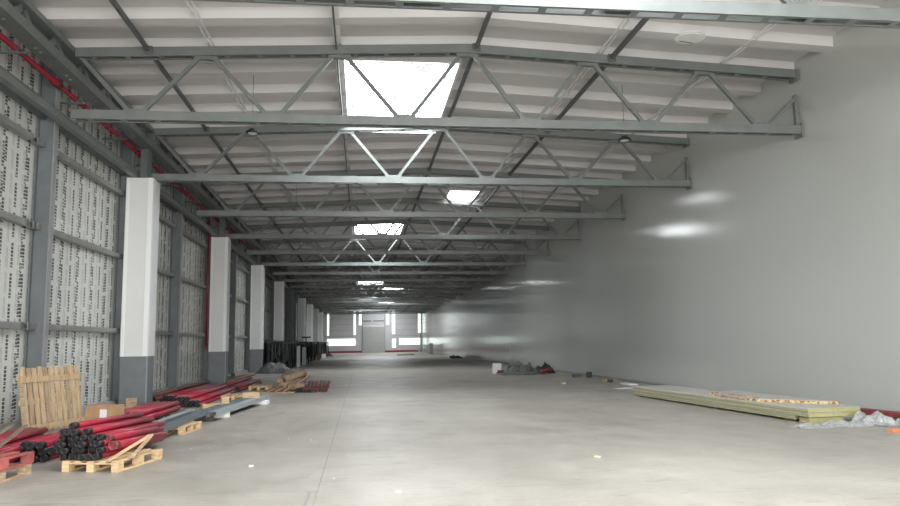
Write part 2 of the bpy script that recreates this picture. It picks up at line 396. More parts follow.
# ------------------------------------------------------------ columns along the left
def column(y, k, dark=False):
    lab = ('dark grey steel column without white cladding, behind the black trestles' if dark else
           'white clad column with grey base, %s of the row on the left' % ORD[k])
    t = thing('column', lab, 'column', (-6.365, y+.375, 0))
    W, D = .71, .75
    if dark:
        b = MB(); b.box((0, 0, 3.25), (.04, D, 6.5)).box((0, -D/2+.02, 3.25), (.66, .04, 6.5)).box((0, D/2-.02, 3.25), (.66, .04, 6.5)); b.build('steel_shaft', POST, t)
        MB().box((0, 0, .02), (.8, .9, .04)).build('base_plate', POST, t)
        return t
    b = MB(); b.box((0, 0, .685), (W, D, 1.37)); b.build('grey_base', GREYB, t)
    b = MB(); b.box((0, 0, 3.925), (W+.02, D+.02, 5.11)); b.build('white_cladding', WHITE, t)
    b = MB(); b.box((W/2+.012, -D/2+.05, 3.925), (.02, .14, 5.11)).box((W/2-.05, -D/2-.012, 3.925), (.12, .02, 5.11)).box((-W/2+.05, -D/2-.012, 3.925), (.08, .015, 5.11)); b.build('corner_trim', WEDGE, t)
    b = MB(); b.box((W/2+.008, -D/2+.05, .685), (.015, .12, 1.36)); b.build('base_corner_trim', GREYL, t)
    b = MB(); b.box((.05, 0, 6.93), (.2, .03, .9)).box((.05, -.2, 6.93), (.2, .02, .9)).box((.05, .2, 6.93), (.2, .02, .9)); b.build('steel_stub', STEEL_D, t)
    return t
CY = [21.63, 33.63, 45.63, 57.63]
for k, y in enumerate(CY): column(y, k)
column(66.3, 0, True)
for k, y in enumerate((79, 91, 103, 115)): column(y, k+4)

# ------------------------------------------------------------ lattice girder, tie beam and pipes above the columns
def girder(y0, y1, lab):
    t = thing('lattice_girder', lab, 'girder', (-6.25, y0, 7.4)); Ln = y1-y0-.06
    b = MB(); b.bb(-.18, .18, 0, Ln, 0, .03).bb(-.18, -.15, 0, Ln, .03, .2).bb(.15, .18, 0, Ln, .03, .2); b.build('bottom_chord', STEEL, t)
    b = MB(); b.bb(-.13, .13, 0, Ln, .52, .64); b.build('top_chord', STEEL, t)
    n = int(round(Ln/1.5)); st = Ln/n
    for i in range(n):
        b = MB(); b.bar((0, i*st+.06, .03), (0, (i+.5)*st, .53), .14, .07, (1, 0, 0)); b.bar((0, (i+.5)*st, .53), (0, (i+1)*st-.06, .03), .14, .07, (1, 0, 0))
        b.build('lattice_web', STEEL, t)
    b = MB(); b.bb(-.16, .16, -.02, .3, .03, .52); b.build('end_plate', STEEL, t)
GY = [-2.0, 10.02, 22.02, 34.02, 46.02, 58.02, 70.02, 82.02, 94.02, 106.02, 118.02, 129.8]
for i in range(1, len(GY)-1):
    girder(GY[i], GY[i+1], 'grey lattice girder under the left roof edge, %s span from the camera' % ORD[i-1])
for i in range(1, len(GY)-1):
    b = MB(); b.bb(-.06, .06, 0, GY[i+1]-GY[i]-.05, 0, .16)
    b.bb(-.08, .08, 0, GY[i+1]-GY[i]-.05, .16, .175).bb(-.08, .08, 0, GY[i+1]-GY[i]-.05, -.015, 0)
    tag(b.build('tie_beam', STEEL, None, (-6.52, GY[i], 6.52)), 'grey tie beam running over the left columns, %s span from the camera' % ORD[i-1], 'beam')
b = MB(); b.bb(-6.98, -6.88, 0, YE, 6.62, 6.74).bb(-6.98, -6.94, 0, YE, 6.74, 6.95)
tag(b.build('eaves_rail', STEEL_D), 'dark grey rail along the head of the printed left wall', 'rail')
fp = thing('fire_pipe', 'bright red sprinkler pipe running high along the left wall', 'pipe', (-6.57, 2, 7.33))
MB().tube((0, 0, 0), (0, 100, 0), .055, 12).build('pipe_run', REDF, fp)
for i in range(22):
    b = MB(); y = 3.3+i*3.0
    b.bb(-.42, .22, y-.02, y+.02, -.10, -.06).tube((0, y-.04, 0), (0, y+.04, 0), .068, 12)
    b.build('pipe_bracket', STEEL_D, fp)
for i in range(8):
    MB().tube((0, 8+i*6.0, 0), (0, 8.35+i*6.0, 0), .085, 12).build('coupling', REDF, fp)
rp = thing('riser_pipe', 'thin red vertical riser pipe beside the second nearest white column', 'pipe', (-6.82, 33.5, 0))
MB().tube((0, 0, 1.5), (0, 0, 7.3), .045, 10).build('pipe_run', REDF, rp)
MB().tube((0, -.12, 1.55), (.0, .05, 1.55), .06, 10).tube((0, -.2, 1.55), (0, -.12, 1.55), .035, 8).build('valve', REDF, rp)

# ------------------------------------------------------------ roof trusses
TZ0, TZ1 = 7.85, 8.22     # underside of top chord at the ends / at the ridge
def tz(x): return TZ1 - (TZ1-TZ0)*abs(x-RX)/8.1
def chord(b, x0, x1, zf, gapfill):
    """double channel with an open slot between and battens across the slot"""
    for s in (-1, 1):
        for a, c in ([(x0, x1)] if gapfill != 'top' else [(x0, RX), (RX, x1)]):
            za, zc = zf(a), zf(c)
            b.bar((a, s*.125, za+.1), (c, s*.125, zc+.1), .014, .2)
            b.bar((a, s*.098, za+.007), (c, s*.098, zc+.007), .054, .014)
            b.bar((a, s*.098, za+.193), (c, s*.098, zc+.193), .054, .014)
    x = x0+.35
    while x < x1:
        b.bar((x-.06, 0, zf(x-.06)+.003), (x+.06, 0, zf(x+.06)+.003), .25, .01)
        x += .7
    return b
ZB = lambda x: 6.47
TOPN = [-3.4, -.5, 2.4, 5.25, 8.1]; BOTN = [-4.85, -1.95, .95, 3.85, 6.7, 9.5]
def gusset_t(b, x):
    z = tz(x)
    for s in (-.05, .05): b.bb(x-.25, x+.25, s-.006, s+.006, z-.07, z+.08)
def gusset_b(b, x):
    for s in (-.05, .05): b.bb(x-.25, x+.25, s-.006, s+.006, 6.6, 6.74)
def make_truss():
    t = thing('roof_truss', 'x', 'truss', (0, 0, 0))
    b = MB(); chord(b, -6.1, 10.42, tz, 'top')
    top = b.bb(10.38, 10.46, -.16, .16, 7.80, 8.06).build('top_chord', STEEL, t)
    for x in TOPN: b = MB(); gusset_t(b, x); b.build('gusset_plate', STEEL, top)
    b = MB(); chord(b, -6.12, 10.44, ZB, 'bot')
    b.bb(10.42, 10.47, -.16, .16, 6.4, 6.72)
    bot = b.build('bottom_chord', STEEL, t)
    for x in BOTN: b = MB(); gusset_b(b, x); b.build('gusset_plate', STEEL, bot)
    def diag(x0, z0, x1, z1, w_=.085):
        b = MB(); b.bar((x0, -.022, z0), (x1, -.022, z1), w_, .03, (0, 1, 0)); b.bar((x0, .03, z0), (x1, .03, z1), w_, .03, (0, 1, 0))
        dx = (x1-x0)/math.hypot(x1-x0, z1-z0)*w_/2; dz = (z1-z0)/math.hypot(x1-x0, z1-z0)
        b.build('diagonal', STEEL, t)
    o = .14
    diag(-6.02, 7.86, BOTN[0]-o, 6.68)
    for i, x in enumerate(TOPN):
        diag(BOTN[i]+o, 6.68, x-o, tz(x)-.0); diag(x+o, tz(x)-.0, BOTN[i+1]-o, 6.68)
    diag(BOTN[5]+o, 6.68, 10.38, 7.36, .07)
    b = MB(); b.bb(10.36, 10.42, -.05, .05, 6.67, 7.45); b.build('end_post', STEEL, t)
    return t
truss0 = make_truss(); KIDS[truss0.name] = list(truss0.children)
TY = [10.02+6*k for k in range(20)]
for i, y in enumerate(TY):
    o = truss0 if i == 0 else dup(truss0)
    o.location = (0, y, 0)
    if i == 0: o['label'] = 'grey steel roof truss nearest the camera, its slotted bottom chord along the top edge'
    else: o['label'] = 'grey steel roof truss of triangular webs, %s to the camera' % ORD[i]; o['group'] = 'roof trusses'
# longitudinal struts between trusses
STR = [(-4.6, .065, 'far left'), (-.57, .035, 'thin left of centre'), (2.6, .075, 'ridge'), (5.8, .075, 'right hand')]
for x, wd, nm in STR:
    b = MB(); b.bb(-wd/2, wd/2, .16, 5.84, -.05, .05)
    if wd > .06: b.bb(-.09, .09, .14, .17, -.1, .08).bb(-.09, .09, 5.83, 5.86, -.1, .08)
    s0 = b.build('roof_strut', STRUT)
    for i, y in enumerate([4.02]+TY[:-1]):
        o = s0 if i == 0 else dup(s0)
        o.location = (x, y, tz(x)+.13)
        if True: tag(o, 'dark %s roof strut under the white sheets, %s bay' % (nm, ORD[i]), 'strut')

# ------------------------------------------------------------ hanging round lamps
lamp = thing('hanging_lamp', 'x', 'lamp')
b = MB(); b.tube((0, 0, 0), (0, 0, .05), .165, 20, hollow=.055).tube((0, 0, .02), (0, 0, .11), .08, 14); b.build('lamp_housing', LAMPM, lamp)
MB().tube((0, 0, -.006), (0, 0, .004), .105, 20).build('lamp_lens', LAMPG, lamp)
b = MB(); b.tube((.12, 0, .04), (0, 0, .42), .004, 5).tube((-.12, 0, .04), (0, 0, .42), .004, 5).tube((0, 0, .42), (0, 0, 1.49), .006, 5); b.build('suspension_wire', LAMPM, lamp)
KIDS[lamp.name] = list(lamp.children)
n = 0
for r_, y in enumerate((17.8, 29.8, 41.8, 53.8, 77.8)):
    for x, sd in ((-2.65, 'left'), (6.75, 'right')):
        o = lamp if n == 0 else dup(lamp); n += 1
        o.location = (x, y, 6.76)
        o['label'] = 'dark round hanging lamp of the %s hand row, %s to the camera' % (sd, ORD[r_])
b = MB(); b.tube((0, 0, 0), (0, 0, .03), .33, 28); b.tube((0, 0, -.01), (0, 0, 0), .27, 28)  # flat white disc with a dark slit, under the roof sheets
o = b.build('roof_disc', SEAM, None, (7.2, 14.75, zroof(7.2)-.035)); tag(o, 'round white disc on the ceiling at upper right', 'vent'); o.rotation_euler = (0, R(2.6), 0)
MB().box((0, .2, -.012), (.34, .03, .012), rz=.15).build('disc_slit', STEEL_D, o)

# ------------------------------------------------------------ pallets
def pallet(lab, loc, rz, L=1.2, W=.8, mt=WOOD, z=0, flip=False, slats=5, group=None):
    """long side along local y"""
    t = thing('pallet', lab, 'pallet', (loc[0], loc[1], z), rz, group)
    H = [.022, .1, .144]
    for i in (-1, 0, 1):
        MB().box((i*(W/2-.05), 0, .011), (.1, L, .022), bev=.003).build('bottom_board', mt, t)
        for j in (-1, 0, 1):
            MB().box((i*(W/2-.05), j*(L/2-.07), .061), (.1, .14, .078), bev=.003).build('block', mt, t)
    for j in (-1, 0, 1): MB().box((0, j*(L/2-.07), .111), (W, .14, .022), bev=.003).build('cross_board', mt, t)
    for k in range(slats): MB().box((-W/2+.05+k*(W-.1)/(slats-1), 0, .133), (.1, L, .022), bev=.003).build('deck_board', mt, t)
    return t
PA = pallet('pale pine pallet in the foreground under the black-ended red pipes', (-3.45, 11.05), -.24, 1.16, .8)
pallet('small pale pallet under the grey channels, right of the foreground pipes', (-3.62, 15.0), -.1, 1.1, .75)
pallet('dark weathered pallet under the red pipes ahead of the nearest white column', (-4.45, 17.9), -.1, 1.2, .9, WOODD)
pallet('pale pallet on the floor right beside the long red pipes, nearer one', (-3.8, 23.3), 0, 1.2, .7, WOOD)
pallet('pale pallet on the floor beside the long red pipes, farther one', (-3.75, 28.3), 0, 1.2, .7, WOOD)
pallet('greyish lower pallet at the lower left edge, under the red-stained one', (-4.86, 9.98), -.15, 1.2, .9, WOOD2, 0)
pallet('red-stained pallet at the lower left edge, stacked on a greyish one', (-4.84, 10.0), -.15, 1.2, .9, WOODR, .146)
def lath(a, b_, mt, lab, w_=.07):
    tag(MB().bar(a, b_, w_, .022).build('wooden_lath', mt), lab, 'lath')
lath((-3.1, 10.60, .15), (-2.93, 10.95, .42), WOOD2, 'shorter thin lath leaning on the foreground pallet, nearer the camera', .05)
lath((-3.34, 10.42, .15), (-2.98, 11.05, .40), WOOD, 'long thin lath leaning across the right end of the foreground pipes', .05)
lath((-5.02, 10.35, .30), (-4.72, 10.8, .62), WOODD, 'brown lath leaning over the red-stained pallet, left one', .06)
lath((-4.78, 10.35, .30), (-4.56, 10.85, .60), WOODD, 'brown lath leaning over the red-stained pallet, right one', .06)

# ------------------------------------------------------------ pipes
def pipe_proto(length, r, mt, both=False, cap=BLACK):
    t = thing('steel_pipe', 'x', 'pipe')
    MB().tube((0, 0, 0), (0, length, 0), r, 12, hollow=.006, caps=False).build('pipe_body', mt, t)
    b = MB(); b.tube((0, -.012, 0), (0, .12, 0), r+.004, 12, hollow=.014, caps=False); b.tube((0, .03, 0), (0, .04, 0), r-.006, 12)  # collar and recessed disc at the near end, black by default
    b.build('pipe_end', cap, t)
    b = MB(); b.tube((0, length-.06, 0), (0, length-.05, 0), r-.006, 12); b.build('inner_plug', REDO, t)
    KIDS[t.name] = list(t.children)
    return t
NTH = ['first', 'second', 'third', 'fourth', 'fifth', 'sixth', 'seventh', 'eighth']
def bundle(rows, base, length, r, mt, rz, tilt, labs, group, jit=.04, cap=BLACK, ragged=.10):
    """rows: list of (count, offset) from the bottom; labs: one per row"""
    pr = pipe_proto(length, r, mt, cap=cap); first = True
    Rm = Matrix.Rotation(rz, 3, 'Z') @ Matrix.Rotation(tilt, 3, 'X')
    D = 2*r+.010
    for j, (n, off) in enumerate(rows):
        for i in range(n):
            o = pr if first else dup(pr); first = False
            v = Rm @ Vector((off*D+i*D+(.5*D if j % 2 else 0), random.uniform(-ragged, ragged), j*D*.868))
            o.location = Vector(base)+v+Vector((0, 0, r+.006)); o.rotation_euler = (tilt, 0, rz+random.uniform(-.003, .003))
            if isinstance(labs, tuple):
                o['label'] = '%s pipe, %s from left, %s row of %s' % (labs[1] if len(labs) > 1 else 'red' if cap is RED else 'red black-ended', NTH[i], ['bottom', 'second', 'third', 'fourth', 'fifth', 'topmost'][j], labs[0]); o['group'] = group
            elif isinstance(labs, str): o['label'] = labs; o['group'] = group
            else: o['label'] = labs[min(j, len(labs)-1)]; o['group'] = group+', row %s' % ['one', 'two', 'three', 'four', 'five', 'six'][j]
fl_ = lambda s: ['red black-ended pipe in the bottom row of '+s, 'red black-ended pipe in the second row of '+s, 'red black-ended pipe in the third row of '+s,
                 'red black-ended pipe in the fourth row of '+s, 'red black-ended pipe in the fifth row of '+s]
bundle([(6, .9), (7, -.2), (7, -.2), (6, 0), (4, .6), (1, 1.0)], (-4.05, 10.62, .146), 2.4, .041, RED, -.09, -.03, ('the foreground pile',), 'foreground pipes')
g2 = pipe_proto(1.75, .058, RED, cap=REDO)
for i, (p, lab) in enumerate([((-3.47, 10.74, .40), 'thick red pipe lying at the right of the foreground pile, upper left one'), ((-3.35, 10.62, .32), 'thick red pipe at the right edge of the foreground pile, open red end')]):
    o = g2 if i == 0 else dup(g2)
    o.location = p; o.rotation_euler = (-.045, 0, -.11); o['label'] = lab
bundle([(3, 0.1), (4, -.5), (3, 0)], (-4.82, 11.45, .0), 3.3, .052, RED, .0, 0, ('the low pile below the crate',), 'low pipes by the crate')
bundle([(7, 0), (6, 0), (4, .5)], (-5.72, 10.7, .0), 2.7, .054, RED, .02, .0, ('the pile at the left edge',), 'pipes at the left edge', cap=BLACK)
bundle([(6, 0), (5, 0)], (-4.95, 15.3, .146), 2.9, .056, RED, -.02, 0, ('the pile ahead of the nearest column',), 'pipes ahead of the nearest column', cap=RED)
bundle([(8, 0), (7, 0), (4, 1)], (-5.1, 20.7, .0), 6.0, .048, RED, .0, 0, ('the long pile past the nearest column',), 'long pipes past the nearest column')
bundle([(8, 0), (7, 0), (3, 1)], (-5.05, 27.0, .0), 5.6, .048, REDO, .0, 0, ('the farther long pile', 'dull red'), 'farther long pipes')
bundle([(5, 0), (4, 0)], (-5.85, 22.7, .0), 6.5, .05, RED, .0, 0, ('the low pile along the wall',), 'low pipes by the wall')
bundle([(3, 0), (2, 0)], (-6.45, 23.2, .0), 8.5, .055, REDB, .0, 0, ('the low pile at the wall foot', 'brownish'), 'brownish pipes along the wall')
# planks and bars behind the second column
for i in range(4):
    o = MB().box((0, 0, 0), (.14, 5.5, .05)).build('plank', [REDB, WOODD, WOOD2, REDB][i], None, (-6.3+.17*i, 38.2, .035+.0*i))
    tag(o, ['brown-red plank nearest the wall past the second white column', 'dark plank second from the wall past the second white column', 'tan plank third from the wall past the second white column', 'brown-red plank farthest from the wall past the second column'][i], 'plank')
b = MB()
for k in range(5): b.box((random.uniform(-.25, .25), k*.4-.8, .03+k*.052), (.09, .9, .05), rz=random.uniform(-.3, .3))
tag(b.build('plank_offcut', BLACKS, None, (-6.2, 36.4, .0)), 'dark offcut heap beside the second nearest white column', 'offcuts')

# ------------------------------------------------------------ grey channels on the floor
def channel(lab, loc, rz, L, w_=.15, h=.07, mt=GREYC, group=None, up=True):
    b = MB(); b.bb(-w_/2, w_/2, 0, L, 0, .006)
    b.bb(-w_/2, -w_/2+.006, 0, L, .006, h).bb(w_/2-.006, w_/2, 0, L, .006, h)
    if not up:
        b = MB(); b.bb(-w_/2, w_/2, 0, L, h-.006, h); b.bb(-w_/2, -w_/2+.006, 0, L, 0, h-.006).bb(w_/2-.006, w_/2, 0, L, 0, h-.006)
    o = b.build('steel_channel', mt, None, loc); o.rotation_euler = (0, 0, rz); return tag(o, lab, 'channel', group)
for i in range(3):
    channel(['grey steel channel on the small pallet, left of three', 'dark steel channel on the small pallet, middle of three', 'grey steel channel on the small pallet, right of three'][i],
            (-3.88+.17*i, 12.95+.3*(i == 0), .15), -.03, 3.9, .16, .09, [GREYL, GREYC, GREYC][i], up=(i == 1))
for i in range(3):
    channel(['dark grey channel on blocks past the small pallet, left of three', 'dark grey channel on blocks past the small pallet, middle of three', 'light grey channel on blocks past the small pallet, right of three'][i],
            (-3.62+.19*i, 16.55+.1*i, .10), -.095, 5.3, .18, .11, [GREYC, GREYC, GREYL][i], up=(i == 9))
def block(lab, loc, dim, mt, rz=0, name='wood_block', cat='block'):
    o = MB().box((0, 0, dim[2]/2), dim, bev=.004).build(name, mt, None, loc); o.rotation_euler = (0, 0, rz); return tag(o, lab, cat)
block('white foam block under the near end of the light grey channel', (-3.22, 17.7, 0), (.35, .22, .10), EPS, -.1, 'foam_block', 'foam')
block('white foam block under the far end of the light grey channel', (-2.85, 21.3, 0), (.5, .3, .10), EPS, -.1, 'foam_block', 'foam')
block('dark timber bearer under the near end of the grey channels', (-3.55, 17.2, 0), (.5, .1, .10), WOODD, -.1)
block('pale wood block on the grey channels, nearer one', (-3.40, 19.2, .21), (.18, .3, .14), WOOD, .2)
block('pale wood block on the grey channels, farther one', (-3.02, 20.9, .21), (.45, .12, .14), WOOD, .1)
block('pale timber stub left of the grey channels', (-3.95, 20.3, 0), (.5, .14, .12), WOOD, .5)
block('dark timber bearer under the far end of the grey channels', (-3.3, 21.2, 0), (.5, .1, .10), WOODD, -.1)
block('small pale board standing in front of the nearest white column', (-5.95, 20.2, 0), (.26, .07, .32), WOOD2, .1)
o = thing('cardboard_box', 'closed brown cardboard box with a white label, behind the foreground pipes', 'box', (-4.72, 14.45, .285), -.3)
MB().box((0, 0, .15), (.52, .42, .29), bev=.006).build('carton', CARD, o)
MB().box((.12, -.213, .16), (.14, .004, .15)).build('paper_label', PAPER, o)
MB().box((0, 0, .298), (.05, .42, .006)).build('packing_tape', mat('packing_tape', (.5, .36, .2), .3), o)
o = MB().box((0, 0, 0), (.6, .6, .015), rz=.3, rx=.0).build('cardboard_sheet', CARD, None, (-5.3, 14.9, .10)); o.rotation_euler = (R(3), R(-14), 0)
tag(o, 'flattened brown cardboard lying beside the box', 'cardboard')

# ------------------------------------------------------------ big slatted crate side leaning against the wall
cr = thing('slatted_panel', 'tall slatted pine crate side leaning upright against the left wall', 'crate', (-6.10, 15.85, 0), R(-14.5))
Wd, Hh, th = 1.74, 1.30, R(-9)
def lean(y, z, off=0): return (-math.sin(R(9))*z+off, y, math.cos(R(9))*z)
NS = 11
for i in range(NS):
    yy = -Wd/2+.07+i*(Wd-.14)/(NS-1); hh = Hh*(.98 if i % 3 else 1.0)
    MB().bar(lean(yy, 0.02), lean(yy, hh), .022, .108, (0, 1, 0)).build('slat', [WOODV, WOODV2][i in (1, 4, 8)], cr)
for z, off in ((.12, .03), (1.05, .03), (.12, -.04), (.62, -.04), (1.1, -.04)):
    MB().bar(lean(-Wd/2-.04, z, off), lean(Wd/2+.02, z, off), .11, .026, (1, 0, 0)).build('cross_batten', WOODV, cr)
for s in (-1, 1): MB().bar(lean(s*(Wd/2-.03), .02, -.02), lean(s*(Wd/2-.03), 1.12, -.02), .07, .05, (0, 1, 0)).build('side_post', WOOD2, cr)

# ------------------------------------------------------------ sandwich panels stacked at the right wall
ang = math.atan2(.57, 7.6)
bx = Vector((8.44, 13.3, 0)); ux = Vector((math.cos(ang), math.sin(ang), 0)); uy = Vector((-math.sin(ang), math.cos(ang), 0))
def spanel(lab, x0, x1, y0, y1, z, h, side=WOOL, name='sandwich_panel'):
    t = thing(name, lab, 'panel', tuple(bx+Vector((0, 0, z))), ang)
    MB().bb(x0+.01, x1-.01, y0+.01, y1-.01, .006, h-.006).build('core', side, t)
    b = MB(); b.bb(x0, x1, y0, y1, h-.006, h).bb(x0, x0+.01, y0, y1, h-.03, h-.006); b.build('top_sheet', SHEET, t)
    b = MB(); b.bb(x0, x1, y0, y1, 0, .006).bb(x0-.002, x0+.008, y0, y1, .006, .016); b.build('bottom_sheet', SKINL, t)
    return t
P_L = 7.7
spanel('lowest long sandwich panel by the right wall, set back at its near end', .02, 1.05, .45, P_L-.05, .04, .078)
spanel('middle long sandwich panel in the stack by the right wall', .0, 1.16, 0.0, P_L, .122, .082)
spanel('topmost long sandwich panel in the stack by the right wall', -.01, 1.15, .0, P_L-.03, .208, .082)
def place(o, x, y, z, rz=0): o.location = bx+ux*x+uy*y+Vector((0, 0, z)); o.rotation_euler = (0, 0, ang+rz); return o
for i, y in enumerate((.75, 3.3, 5.7, 7.3)):
    place(tag(MB().box((0, 0, .019), (1.0, .12, .038)).build('timber_bearer', WOODD), ['nearest', 'second nearest', 'third nearest', 'farthest'][i]+' dark timber bearer under the sandwich panel stack', 'bearer'), .55, y, 0)
place(tag(MB().box((0, 0, .055), (.75, .3, .11), bev=.01).build('panel_offcut', WOOL), 'yellow-green panel offcut block under the near end of the stack', 'offcut'), .42, .2, 0)
def torn(lab, pts, z, h, name='panel_offcut'):
    t = thing(name, lab, 'offcut', tuple(bx+Vector((0, 0, z))), ang)
    def prism(P, z0, z1, mt, nm, jag=0):
        b = MB(); n_ = len(P); pp = []
        for i in range(n_):
            a, c = Vector(P[i]), Vector(P[(i+1) % n_])
            k = max(1, int((c-a).length/.07)) if jag else 1
            for j in range(k):
                q = a.lerp(c, j/k); pp.append((q.x+random.uniform(-jag, jag), q.y+random.uniform(-jag, jag)))
        lo_ = [b.bm.verts.new((x, y, z0)) for x, y in pp]; hi_ = [b.bm.verts.new((x, y, z1)) for x, y in pp]
        for i in range(len(pp)): b.bm.faces.new((lo_[i], lo_[(i+1) % len(pp)], hi_[(i+1) % len(pp)], hi_[i]))
        b.bm.faces.new(hi_); b.bm.faces.new(lo_[::-1]); b.build(nm, mt, t)
    prism(pts, 0, h, FOAMT, 'torn_core', .012)
    c = sum((Vector(p) for p in pts), Vector((0, 0)))/len(pts)
    prism([tuple(c+(Vector(p)-c)*.96) for p in pts], h, h+.006, SHEET, 'top_sheet')
    return t
t = torn('large torn panel offcut with cream and rusty edge, on the near end of the stack', [(.02, 1.65), (1.1, .5), (1.1, 4.2), (.36, 4.2), (.33, 2.0)], .291, .055)
t = torn('smaller torn offcut with a ragged rusty edge, farther along the stack', [(.0, 2.5), (.05, 2.0), (.27, 1.95), (.30, 3.3), (.15, 3.5)], .291, .04)

# ------------------------------------------------------------ crumpled sheets, tarps
def crumple(name, lab, cat, loc, W, L, H, mt, seed, rz=0, freq=2.2, nx=40, ny=40, parent=None, floor_=.004):
    b = MB(); g = []
    for i in range(nx+1):
        row = []
        for j in range(ny+1):
            u, v = i/nx*2-1, j/ny*2-1
            p = Vector((u*W*freq/2+seed*7.3, v*L*freq/2, seed))
            rr = 1 - max(abs(u), abs(v))**3
            rr2 = max(0, 1-(u*u+v*v)*.9)
            hgt = H*(.35*rr2 + .75*rr*max(0, noise.noise(p)+.25)) + .18*H*rr*abs(noise.noise(p*3.7)) + .06*H*rr*abs(noise.noise(p*9))
            e = 1+.18*noise.noise(Vector((u*2+seed, v*2, 3)))
            row.append(b.bm.verts.new((u*W/2*e+.03*noise.noise(p*4), v*L/2*e+.03*noise.noise(p*4.5), floor_+max(0, hgt))))
        g.append(row)
    for i in range(nx):
        for j in range(ny): b.bm.faces.new((g[i][j], g[i+1][j], g[i+1][j+1], g[i][j+1]))
    o = b.build(name, mt, None, loc); o.rotation_euler = (0, 0, rz); return tag(o, lab, cat)
crumple('plastic_sheet', 'crumpled grey plastic wrap on the floor in front of the panel stack', 'plastic', (8.55, 12.85, 0), 1.5, .5, .12, FOIL, 2, .1, 6)
crumple('plastic_sheet', 'bunched silvery plastic wrap at the near right corner of the panel stack', 'plastic', (9.55, 12.95, 0), .9, .6, .26, FOIL, 5, -.4, 6)
crumple('plastic_sheet', 'wrinkled plastic wrap beside the dull red bar at the right edge', 'plastic', (10.0, 12.5, 0), .7, .7, .20, FOIL, 8, .2, 6)
crumple('plastic_sheet', 'flat scrap of white plastic on the floor beside the panel stack', 'plastic', (7.9, 17.3, 0), .7, .25, .02, FOIL, 11, .1)
crumple('plastic_sheet', 'small white plastic scrap beyond the far end of the panel stack', 'plastic', (8.9, 24.2, 0), .9, .5, .04, EPS, 12, .1)
crumple('plastic_sheet', 'long pale plastic scrap on the floor near the far end of the stack', 'plastic', (7.2, 20.2, 0), .3, .9, .03, FOIL, 13, .3)
o = thing('steel_bar', 'dull red boxed bar lying by the right wall near the plastic', 'bar', (10.2, 13.45, 0), .12)
MB().box((0, 0, .13), (.28, 1.5, .1), bev=.01).build('bar_body', REDO, o)
MB().box((0, -.5, .04), (.3, .1, .08)).box((0, .5, .04), (.3, .1, .08)).build('bar_foot', BLACKS, o)
block('orange brick scrap at the lower right edge of the floor', (9.08, 11.85, 0), (.22, .12, .06), new_mat('orange', (.65, .22, .1), .6), .2, 'brick_piece', 'scrap')
crumple('tarp_sheet', 'grey tarp heaped beside the third white column', 'tarp', (-5.0, 43.9, 0), 2.2, 1.7, .75, TARPG, 21, 0, 1.6)
crumple('tarp_sheet', 'grey-green tarp draped over the heap at the right wall', 'tarp', (7.8, 36.5, 0), 2.0, 2.8, .66, TARP, 24, 0, 2.6)
for i, (x, y, z, c, lab) in enumerate([(6.85, 37.5, 0, EPS, 'white carton at the left end of the tarp heap'), (7.05, 38.4, 0, EPS, 'taller white carton behind the left end of the tarp heap'),
                                       (7.0, 36.6, 0, REDO, 'dull red carton low at the left end of the tarp heap')]):
    block(lab, (x, y, z), (.36, .36, [.32, .5, .2][i]), c, .2*i, 'carton', 'box')
for i in range(5):
    a = (8.55+.12*i, 35.3+.1*i, .12+.03*(i % 2)); o = MB().tube((0, 0, 0), (.75-.1*i, .35, .12), .075, 10).build('short_pipe', [REDO, REDB][i % 2], None, a)
    tag(o, 'short dark red pipe stub right of the tarp heap, %s from the left' % NTH[i], 'pipe', 'red stubs at the tarp heap')
crumple('netting_heap', 'black netting bundled on the red stubs by the right wall', 'netting', (9.2, 37.0, 0), 1.1, .9, .62, BLACKS, 27, 0, 5)
o = thing('thin_stand', 'thin grey upright rod on a round foot behind the tarp heap', 'stand', (8.0, 39.4, 0)); MB().tube((0, 0, .02), (0, 0, 1.6), .02, 8).build('rod', GREYL, o); MB().tube((0, 0, 0), (0, 0, .02), .15, 14).build('foot', GREYL, o)

# ------------------------------------------------------------ mixed heap on the floor (mid left)

rl = []
for i, (x, y, z, L, r, rz, ry, mt, lab) in enumerate([
    (-2.55, 26.6, .20, 1.0, .17, 1.1, .1, KRAFT, 'fat tan wrapped roll lowest in the middle of the floor heap'),
    (-2.4, 26.9, .50, .9, .15, .7, .25, KRAFT, 'tan wrapped roll on top of the floor heap'),
    (-2.8, 26.9, .42, 1.0, .12, 1.3, .35, KRAFT, 'slim tan roll sloping at the left of the floor heap'),
    (-2.25, 26.3, .17, .7, .13, .4, 0, KRAFT, 'short tan roll facing the camera in the floor heap')]):
    t = thing('wrapped_roll', lab, 'roll', (x, y, z))
    t.rotation_euler = (0, 0, rz)
    d_ = Vector((math.cos(ry), 0, math.sin(ry)))*L/2
    MB().tube(-d_, d_, r, 16, hollow=r*.6).build('wrapping', mt, t)
    MB().tube(-d_*.98, d_*.98, r*.38, 10).build('roll_core', WOODD, t)
for i in range(9):
    x0 = -3.3+.09*i
    o = MB().bar((0, 0, 0), (.75, .55+.05*i, .28+.025*i), .09, .03).build('wood_strip', [REDB, WOOD2, WOODD][i % 3], None, (x0, 26.0-.02*i, .04+.0*i))
    tag(o, '%s wooden strip leaning on the floor heap, %s of its kind from the left' % (['reddish', 'tan', 'dark'][i % 3], NTH[i//3]), 'strip', 'wooden strips of the floor heap')
for i in range(3):
    o = MB().box((0, 0, 0), (1.1, .12, .03)).build('plank', WOOD2, None, (-2.85+.05*i, 25.75+.15*i, .02)); o.rotation_euler = (0, 0, .05*i)
    tag(o, ['nearest', 'middle', 'farthest'][i]+' flat tan plank on the floor at the left foot of the heap', 'plank')
